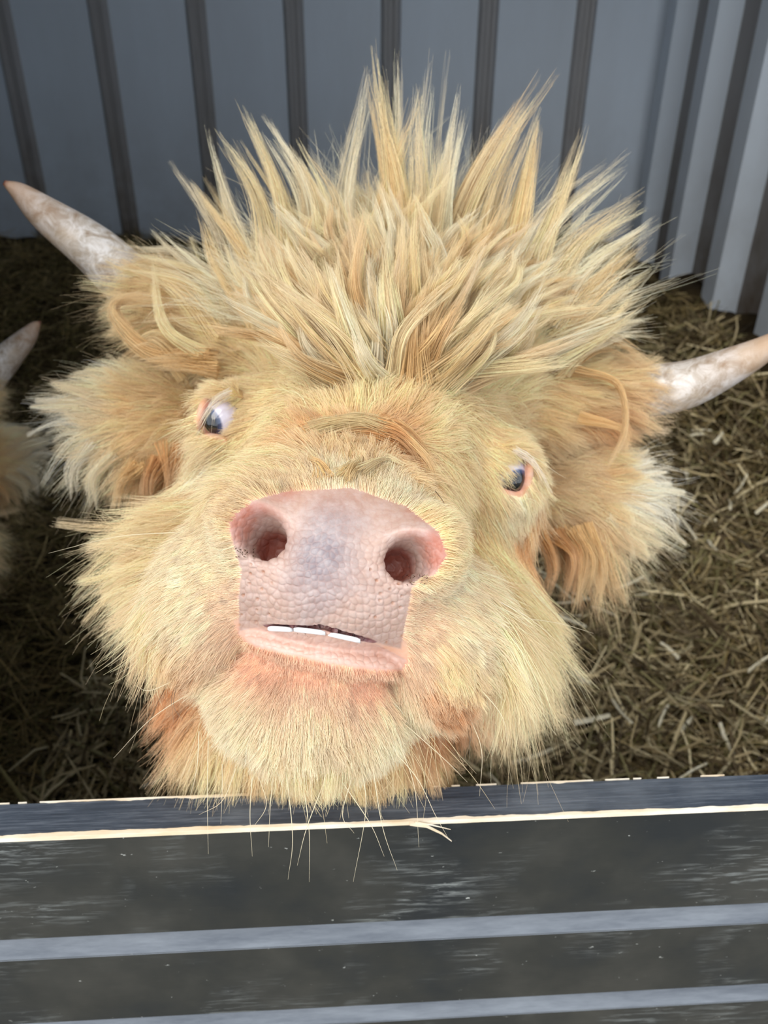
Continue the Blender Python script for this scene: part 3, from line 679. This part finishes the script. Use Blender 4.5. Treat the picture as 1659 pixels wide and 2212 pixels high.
def sample(weight, n):
    p = weight / weight.sum(); i = rng.choice(len(p), n, p=p); u = rng.random((n, 2)); m = u.sum(1) > 1; u[m] = 1 - u[m]
    return T0[i] + (T1[i] - T0[i]) * u[:, :1] + (T2[i] - T0[i]) * u[:, 1:], TN[i]
def strands(root, nr, wd, L, k, clump, csize, curl, droop, frizz=.1, seed=0, lift_curve=.0):
    """root,nr (n,3), wd: tangent-ish world direction incl. lift; returns (n,k,3)"""
    r = np.random.default_rng(seed); n = len(root)
    wpos = root + .35 * csize * np.stack([np.sin(root[:, 1] / csize * 1.7), np.sin(root[:, 2] / csize * 1.9), np.sin(root[:, 0] / csize * 2.1)], 1)
    key = np.floor(wpos / csize).astype(np.int64); kk = key[:, 0] * 73856093 ^ key[:, 1] * 19349663 ^ key[:, 2] * 83492791
    u, inv = np.unique(kk, return_inverse=True); m = len(u); cnt = np.bincount(inv, minlength=m)[:, None]
    mean = lambda a: np.stack([np.bincount(inv, a[:, i], m) for i in range(3)], 1) / cnt
    cr, cd = mean(root), unit(mean(wd)); cl = np.bincount(inv, L, m) / cnt[:, 0]
    cd = unit(cd + r.normal(0, .15, (m, 3))); cl = cl * r.uniform(.75, 1.2, m)
    cs = r.normal(0, 1, (m, 3)) * curl
    t = np.linspace(0, 1, k)[None, :, None]
    bendv = r.normal(0, frizz, (n, 3)); L_ = (L * r.uniform(.65, 1.12, n))
    d = unit(wd + r.normal(0, .09, (n, 3)))
    own = root[:, None] + d[:, None] * L_[:, None, None] * t + (bendv[:, None] * L_[:, None, None]) * t ** 2
    g = np.array([0, 0, -1.0]) * droop
    lead = cr[:, None] + cd[:, None] * cl[:, None, None] * t + cs[:, None] * cl[:, None, None] * t ** 2
    lead = lead + unit(np.cross(cd, cs + 1e-6))[:, None] * cl[:, None, None] * .05 * np.sin(t * 5 + r.uniform(0, 6, (m, 1, 1)))
    cf = np.clip(clump, 0, .95)[:, None, None] * t ** 1.1
    pts = own * (1 - cf) + lead[inv] * cf
    pts += g * (L_[:, None, None]) * t ** 2
    wob = r.normal(0, 1, (n, 1, 3)) * L_[:, None, None] * .03 * np.sin(t * r.uniform(3, 9, (n, 1, 1)) + r.uniform(0, 6, (n, 1, 1))) * t
    return pts + wob, inv, m
def coat(name, wgt, n, k, r0, r1, lenmul=1.0, csize=.012, seed=0, clumpmul=1.0, par=calf, cmul=1.0):
    root, nr = sample(wgt, n); px, py, z = pix(root); D, Vv, C = flow(px, py, z)
    D = unit(D); tang = rt * D[:, :1] - up * D[:, 1:]
    tang = tang - nr * (tang * nr).sum(1, keepdims=True); tang = unit(tang + 1e-6)
    lift = Vv[:, :1] * .75; wd = unit(tang * (1 - lift * .5) + nr * lift * 1.1)
    # patchy variation so tufts part from one another
    L = Vv[:, 1] * lenmul
    pts, inv, m = strands(root, nr, wd, L, k, Vv[:, 2] * clumpmul, csize, .18, .05 + .15 * np.clip(L.mean() / .05, 0, 1), .10, seed)
    r = np.random.default_rng(seed + 50); cc = r.normal(1, .10, (m, 1))[inv] * r.normal(1, .15, (n, 1))
    C = C * cc * cmul; warm = (r.random((m, 1))[inv] * .5); C = C * (1 - warm * np.array([[.0, .08, .20]]))
    return curves_obj(name, pts, np.clip(C, 0, .95), r0 * r.uniform(.7, 1.3, n), r1, par)
vis = np.clip(facing + .35, .12, 1) * headm * ~bare
px_, py_ = tx, ty
shortz = flow(tx, ty, tz)[1][:, 1]
wl = vis * TA * (shortz > .012); wsh = vis * TA * (shortz <= .022)
coat('fur', wl, 150000, 7, .00017, .00004, 1.0, .011, 1, 1.15)
coat('fur', wsh * (tz < .60), 90000, 5, .00015, .00005, 1.0, .005, 2)
o = coat('fur', wl * (shortz > .02), 24000, 8, .00024, .00004, 1.25, .018, 3, 1.0, calf, 1.15)
coat('stray_hair', wl * (shortz > .035), 9000, 9, .00013, .00003, 1.6, .03, 6, .25)
wb_ = TA * ~headm
coat('fur', wb_, 30000, 5, .00045, .0001, .9, .03, 4)

# ---- locks: tufts drawn as curved guides
def locks(name, specs, seed, par=calf, r0=.00020, r1=.00004, k=12):
    """specs: (list of world points, base radius, tip radius, count, colour)"""
    r = np.random.default_rng(seed); allp = []; allc = []
    exp = []
    for (path, rb, rtip, n, colr) in specs:
        if n < 45 or rb < .007: exp.append((path, rb, rtip, n, colr)); continue
        m = 7 if n > 120 else 3; S = unit(np.cross(np.array(path[-1]) - path[0], fw)); q0 = np.array(path, float); q0[-1] = q0[-2] + (q0[-1] - q0[-2]) * (1.12 if n > 120 else 1)
        for j in range(m):
            f = r.normal(0, .45); g_ = r.normal(0, .18) + f * .20; ln = r.uniform(.68, 1.0) if j > 1 else 1.03
            q = [q0[i] + S * rb * (f * (1 - i / (len(q0) - 1)) + g_ * (i / (len(q0) - 1)) * 1.2) + fw * rb * r.normal(0, .4) for i in range(len(q0))]
            q[-1] = q[-2] + (q[-1] - q[-2]) * ln
            exp.append((q, rb * r.uniform(.35, .6), rtip * .5, max(10, int(n / m)), tuple(np.clip(np.array(colr) * r.uniform(.88, 1.03), 0, 255))))
    for (path, rb, rtip, n, colr) in exp:
        C = catmull(path, k); T = unit(np.gradient(C, axis=0)); A = unit(np.cross(T, fw + .01)); B = np.cross(T, A)
        a = r.uniform(0, 2 * PI, n); q = np.sqrt(r.random(n)); t = np.linspace(0, 1, k)
        end = r.uniform(.45, 1.0, n) ** .6; flyaway = (r.random(n) < .10) * r.uniform(1, 4, n)
        tt = t[None] * end[:, None]; fi = tt * (k - 1); i0 = np.clip(fi.astype(int), 0, k - 2); f = (fi - i0)[..., None]
        c = C[i0] * (1 - f) + C[i0 + 1] * f; Aa = A[i0]; Bb = B[i0]
        wdt = (rb * (1 - tt) ** 1.0 + rtip) * (1 - .25 * np.sin(tt * PI)) + flyaway[:, None] * rtip * 2.2 * tt ** 2
        ph = r.uniform(0, 6, n)[:, None]; tw = r.uniform(-.9, .9) * tt
        ca, sa = np.cos(a[:, None] + tw), np.sin(a[:, None] + tw)
        p = c + (Aa * ca[..., None] + Bb * sa[..., None]) * (wdt * q[:, None])[..., None]
        L = np.linalg.norm(np.diff(C, axis=0), axis=1).sum()
        p += (Aa * np.sin(tt * 7 + ph)[..., None] + Bb * np.cos(tt * 6 + ph)[..., None]) * (L * .012 * tt)[..., None]
        allp.append(p); cc = np.array(lin(*colr)) * r.normal(1, .17, (n, 1)); cc = cc * (1 - r.random((n, 1)) * .35 * np.array([[.0, .10, .28]])); allc.append(cc)
    p = np.concatenate(allp); c = np.clip(np.concatenate(allc), 0, .95)
    return curves_obj(name, p, c, r0 * r.uniform(.7, 1.3, len(p)), r1, par)
def L3(pts, rb, n, colr, rtip=.0009): return ([P(*q) for q in pts], rb, rtip, n, colr)
Y1 = (253, 230, 186); Y2 = (250, 220, 168); Y3 = (242, 204, 148); Y4 = (253, 240, 212)
crest = [
 # left fan
 L3([(520,650,.70),(470,500,.68),(385,362,.67)],.016,160,Y4), L3([(560,640,.69),(500,470,.67),(455,300,.66)],.016,140,Y4),
 L3([(590,620,.68),(560,440,.66),(485,300,.64)],.020,240,Y1), L3([(640,620,.68),(610,430,.65),(535,248,.64)],.020,220,Y1),
 L3([(680,620,.68),(660,430,.65),(575,270,.63)],.020,240,Y4), L3([(720,620,.67),(700,440,.64),(640,330,.63)],.020,240,Y1),
 L3([(600,660,.68),(520,520,.67),(430,400,.67)],.018,220,Y2), L3([(560,700,.68),(480,580,.67),(440,470,.68)],.018,200,Y2),
 # middle spikes
 L3([(760,620,.68),(745,430,.66),(795,165,.66)],.020,170,Y4), L3([(860,640,.67),(850,420,.64),(803,150,.62)],.022,320,Y2),
 L3([(870,620,.68),(862,400,.65),(850,150,.64)],.018,130,Y4), L3([(900,640,.68),(900,430,.66),(928,140,.65)],.020,150,Y4),
 L3([(905,620,.67),(915,450,.64),(912,230,.63)],.018,160,Y1), L3([(800,640,.67),(830,440,.64),(905,215,.62)],.016,150,Y2),
 L3([(950,640,.67),(950,450,.64),(990,228,.63)],.022,320,Y4), L3([(930,660,.66),(940,520,.63),(965,330,.62)],.020,240,Y1),
 # right fan
 L3([(980,660,.68),(1010,430,.66),(1158,190,.65)],.026,380,Y3), L3([(960,600,.66),(1030,400,.64),(1130,225,.63)],.016,180,Y1),
 L3([(1030,660,.68),(1060,460,.66),(1140,270,.65)],.022,300,Y1), L3([(1090,660,.68),(1130,470,.66),(1172,255,.65)],.024,340,Y2),
 L3([(1110,680,.67),(1180,500,.66),(1258,298,.65)],.020,240,Y1), L3([(1140,650,.68),(1200,500,.67),(1340,362,.66)],.022,240,Y4),
 L3([(1160,680,.68),(1250,540,.67),(1380,450,.67)],.024,240,Y1), L3([(1170,700,.68),(1270,570,.67),(1400,485,.67)],.022,240,Y4),
 L3([(1180,720,.68),(1280,620,.67),(1385,520,.67)],.022,240,Y2), L3([(1180,740,.68),(1290,660,.67),(1385,590,.67)],.022,240,Y1),
 L3([(1180,760,.68),(1290,700,.67),(1380,640,.68)],.022,220,Y1), L3([(1180,760,.67),(1300,720,.67),(1405,690,.68)],.020,220,Y4),
 L3([(1220,780,.70),(1310,735,.70),(1395,788,.70)],.014,180,Y3), L3([(1190,790,.69),(1270,740,.69),(1360,735,.69)],.018,200,Y2),
 # left, above and around the horn base
 L3([(470,640,.70),(390,555,.70),(285,540,.70)],.014,160,Y4), L3([(480,660,.69),(400,575,.69),(320,500,.69)],.012,90,Y4),
 L3([(500,700,.69),(430,600,.68),(300,560,.68)],.018,200,Y1), L3([(480,740,.69),(400,640,.68),(330,590,.68)],.018,200,Y2),
 L3([(460,770,.69),(330,770,.68),(245,690,.67),(262,648,.67),(345,645,.68)],.012,150,Y3,.0008), L3([(440,760,.68),(360,700,.67),(330,560,.67)],.012,90,Y1),
 L3([(470,790,.68),(380,780,.67),(300,790,.67)],.016,150,Y3), L3([(400,800,.69),(340,740,.68),(285,750,.68)],.014,150,Y2),
 # ear fringes
 L3([(300,1000,.70),(260,1040,.70),(255,1100,.70)],.014,160,Y3), L3([(350,990,.70),(325,1040,.69),(320,1095,.69)],.014,180,O_),
 L3([(250,980,.71),(200,1030,.71),(200,1095,.71)],.012,130,Y4), L3([(210,960,.71),(160,1010,.71),(155,1070,.71)],.012,130,W_),
 L3([(390,960,.69),(380,1020,.68),(370,1090,.68)],.014,160,O_),
 L3([(1190,1150,.70),(1230,1200,.69),(1215,1300,.69)],.016,240,O_), L3([(1230,1140,.70),(1265,1210,.69),(1245,1320,.69)],.014,180,Y3),
 L3([(1270,1130,.70),(1300,1220,.69),(1285,1330,.69)],.011,140,Y3), L3([(1160,1130,.70),(1195,1220,.69),(1180,1290,.69)],.012,160,O_),
 L3([(1320,1110,.71),(1360,1150,.71),(1372,1215,.71)],.010,90,Y4), L3([(1240,800,.69),(1335,830,.68),(1350,930,.67),(1310,1010,.67)],.008,90,Y3),
 L3([(1250,900,.69),(1350,930,.68),(1345,990,.68)],.006,50,Y3),
]
locks('forelock', crest, 11)
# filler tufts fanning out over the forehead
r = np.random.default_rng(5); fill = []
for i in range(300):
    a = r.uniform(-1.35, 1.35); rad = r.uniform(20, 300) ** 1.0
    bx = 850 + 310 * a / 1.35 * (.35 + .65 * rad / 360) + r.normal(0, 15); by = 850 - rad * (1 - .25 * abs(a) / 1.35)
    zz = surfz(bx, by) - .006
    ang = a * .62 + r.normal(0, .22) + (bx - 850) / 900; ln = r.uniform(120, 220) + (110 if rad < 130 else 0) * r.random()
    tipx, tipy = bx + math.sin(ang) * ln, by - math.cos(ang) * ln
    cx, cy = (bx + tipx) / 2 + r.normal(0, 22), (by + tipy) / 2 + r.normal(0, 10)
    fill.append(L3([(bx, by, zz + .008), (cx, cy, zz - .008 + r.uniform(-.012, .006)), (tipx, tipy, zz + r.uniform(-.03, .02))], r.uniform(.008, .016), int(r.uniform(70, 150)), [Y1, Y2, Y4, Y1, Y3, D_][r.integers(0, 6)], .001))
locks('forelock', fill, 12)
# loose flyaway hairs round the crest
fly = []
for i in range(800):
    a = r.uniform(-1.5, 1.6); bx = 870 + 400 * math.sin(a) * r.uniform(.3, 1); by = 720 - 250 * math.cos(a) * r.uniform(.4, 1)
    ln = r.uniform(120, 300); ang = a * .8 + r.normal(0, .3)
    fly.append(L3([(bx, by, .68), (bx + math.sin(ang) * ln * .5 + r.normal(0, 15), by - math.cos(ang) * ln * .5, .665), (bx + math.sin(ang) * ln + r.normal(0, 30), by - math.cos(ang) * ln + r.normal(0, 20), .66)], .004, 4, Y4, .002))
locks('stray_hair', fly, 13, r0=.00015, r1=.00003)
# brow fold over the nose, eyelashes, eye tufts
det = [
 L3([(850,930,.475),(760,905,.470),(640,935,.475),(520,1015,.485)],.008,170,(236,214,166),.002), L3([(860,950,.475),(780,922,.468),(660,955,.47),(560,1010,.48)],.007,130,(228,204,154),.002),
 L3([(870,960,.474),(800,935,.468),(720,940,.468),(660,985,.47)],.006,110,O_,.002), L3([(800,925,.474),(860,940,.468),(905,990,.47),(900,1040,.475)],.008,160,O_,.002),
 L3([(830,930,.474),(880,960,.468),(925,1010,.468),(940,1070,.47)],.007,120,Y3,.002),
 L3([(780,1030,.45),(830,990,.445),(880,1010,.445)],.007,110,Y1), L3([(740,1030,.45),(760,985,.445),(720,965,.447)],.008,120,Y2), L3([(700,1035,.45),(680,990,.446),(660,975,.448)],.007,100,Y3),
 L3([(810,1035,.448),(845,1010,.444),(880,1040,.446)],.006,100,C_),
]
for (x0, y0, sx) in ((500, 850, -1), (1110, 975, 1)):
    for j in range(7): det.append(L3([(x0 + sx * j * 2, y0 - 6 + j * 2.0, .556), (x0 + sx * (35 + 3 * j), y0 + 12 + j * 5, .548), (x0 + sx * (62 + 4 * j), y0 + 62 + j * 6, (.548))], .0012, 7, (240, 228, 214), .0022))
def on(pts, *a): return L3([(x, y, surfz(x, y) - o_) for x, y, o_ in pts], *a)
det += [on([(870,935,.002),(770,905,.007),(650,930,.006),(520,1010,.004)],.007,200,(236,214,166),.003), on([(880,950,.002),(790,920,.006),(680,945,.006),(560,1000,.004)],.006,180,(228,204,154),.003),
 on([(800,922,.003),(862,940,.006),(905,985,.006),(900,1045,.004)],.008,200,O_,.002), on([(840,925,.003),(890,955,.006),(935,1015,.005),(940,1065,.004)],.007,160,Y3,.002),
 on([(745,1040,.001),(765,1010,.006),(810,980,.007)],.008,160,Y2,.002), on([(790,1040,.001),(835,1005,.006),(880,1010,.006)],.007,160,Y1,.002), on([(700,1040,.001),(690,1005,.006),(660,985,.006)],.006,120,Y3,.002),
 on([(700,960,.001),(740,940,.004),(800,945,.004)],.005,90,O_,.002)]
locks('brow_hair', det, 14, r0=.00013)
# whiskers: single stiff hairs at chin and lips
def wh(name, specs, colr, r0, par=calf, seed=3):
    p = np.array([catmull([P(*q) for q in s], 12) for s in specs]); c = np.repeat(np.array([lin(*colr)]), len(p), 0)
    return curves_obj(name, p, c, r0, .00004, par)
ws = [[(450,1600,.44),(448,1720,.43),(450,1845,.425)],[(430,1580,.44),(425,1660,.435),(406,1740,.43)],[(480,1650,.44),(480,1700,.43),(477,1780,.43)],[(620,1680,.43),(632,1810,.42),(622,1900,.42)],[(655,1690,.43),(668,1800,.42),(668,1905,.42)],
      [(780,1650,.43),(790,1750,.42),(763,1905,.42)],[(800,1620,.43),(825,1780,.42),(858,1880,.42)],[(545,1680,.43),(540,1760,.43),(545,1850,.425)],[(590,1680,.43),(584,1740,.42),(580,1830,.42)],[(700,1690,.43),(662,1790,.42),(642,1870,.42)],
      [(830,1600,.44),(900,1680,.43),(940,1760,.43),(968,1810,.43)],[(860,1600,.44),(895,1700,.43),(905,1830,.43)],[(1000,1450,.44),(1080,1540,.43),(1097,1610,.43)],[(1010,1540,.45),(1040,1620,.44),(1036,1720,.44)],[(440,1480,.45),(330,1550,.44),(245,1638,.44)],
      [(430,1440,.45),(330,1490,.44),(290,1480,.44)],[(760,1680,.43),(740,1760,.42),(765,1800,.42)],[(380,1150,.46),(250,1160,.46),(105,1195,.47)],[(1080,1330,.5),(1200,1345,.5),(1282,1368,.5)],[(1040,1270,.45),(1150,1340,.45),(1240,1420,.45)],
      [(870,1560,.44),(960,1640,.44),(1010,1690,.44)],[(740,1690,.43),(800,1780,.425),(830,1850,.42)],[(510,1660,.44),(480,1730,.43),(430,1760,.43)],[(560,1680,.44),(575,1740,.43),(545,1790,.43)]]
wh('whisker', ws, (236, 222, 190), .00028)
for sx, cx0, cy0 in ((-1, 560, 1640), (1, 800, 1640), (0, 680, 1680)): pass
ws2 = []
for i in range(110):
    bx = r.uniform(430, 960); by = 1640 - abs(bx - 680) * .25 + r.normal(0, 20); tx_ = bx + r.normal(0, 35) + (bx - 680) * .12; ty_ = by + r.uniform(70, 150)
    ws2.append([(bx, by, .45), ((bx + tx_) / 2 + r.normal(0, 8), (by + ty_) / 2, .443), (tx_, ty_, .44)])
wh('chin_hair', ws2, (232, 212, 168), .00016)
ds = [[(400,1440,.45),(372,1500,.44),(375,1560,.44)],[(390,1450,.45),(375,1520,.44),(395,1556,.44)],[(1010,1545,.45),(1018,1590,.44),(1000,1650,.44)],[(1008,1560,.45),(1014,1600,.44),(1014,1640,.44)],[(940,1060,.44),(960,1090,.438),(945,1108,.436)],
      [(560,975,.46),(510,1010,.455),(495,1045,.455)],[(655,930,.465),(650,965,.462),(655,1000,.46)],[(900,1505,.45),(930,1560,.445),(990,1640,.44)],[(360,1480,.45),(340,1520,.44),(310,1580,.44)]]
for i in range(46):  # short dark strands standing in for grime specks under the nostrils
    x0, y0 = (r.uniform(502, 552), r.uniform(1184, 1204)) if i % 2 else (r.uniform(868, 925), r.uniform(1240, 1262))
    z0 = surfz(x0, y0) - .0008; a_ = r.uniform(0, 6.28); l_ = r.uniform(4, 13)
    ds.append([(x0, y0, z0), (x0 + l_ * .5 * math.cos(a_), y0 + l_ * .4 * math.sin(a_), z0 - .001), (x0 + l_ * math.cos(a_), y0 + l_ * .7 * math.sin(a_), z0 - .0012)])
wh('dark_hair_and_grime', ds, (74, 52, 34), .00022)

# ------------------------------------------------------------------ second calf beside the first, further back
def world(o_root, q):                       # where a point of the first calf lands on the copy
    return np.array(o_root.matrix_world @ Vector(q - np.array(calf.location)))
c2 = calf.copy(); col.objects.link(c2)
c2['label'] = 'second smaller calf at the left edge, only an ear and horn tip showing'
for ch in list(calf.children):
    d_ = ch.copy(); d_.parent = c2; d_.matrix_parent_inverse = ch.matrix_parent_inverse; col.objects.link(d_)
for o_ in (calf, c2): o_['group'] = 'shaggy calves in the pen'
sc2 = .80; yaw = math.radians(SECOND_YAW := 26); M3 = Matrix.Rotation(yaw, 3, 'Z') @ Matrix.Diagonal((-sc2, sc2, sc2))
ear = np.array(M3 @ Vector(P(92, 960, .735) - np.array(calf.location)))
t_ = P(122, 1000, 1.0) - CAM; hgt = .42 + ear[2]; zz = (hgt - CAM[2]) / t_[2]; tgt = CAM + t_ * zz
c2.rotation_euler = (0, 0, yaw); c2.scale = (-sc2, sc2, sc2); c2.location = (tgt[0] - ear[0], tgt[1] - ear[1], .42)
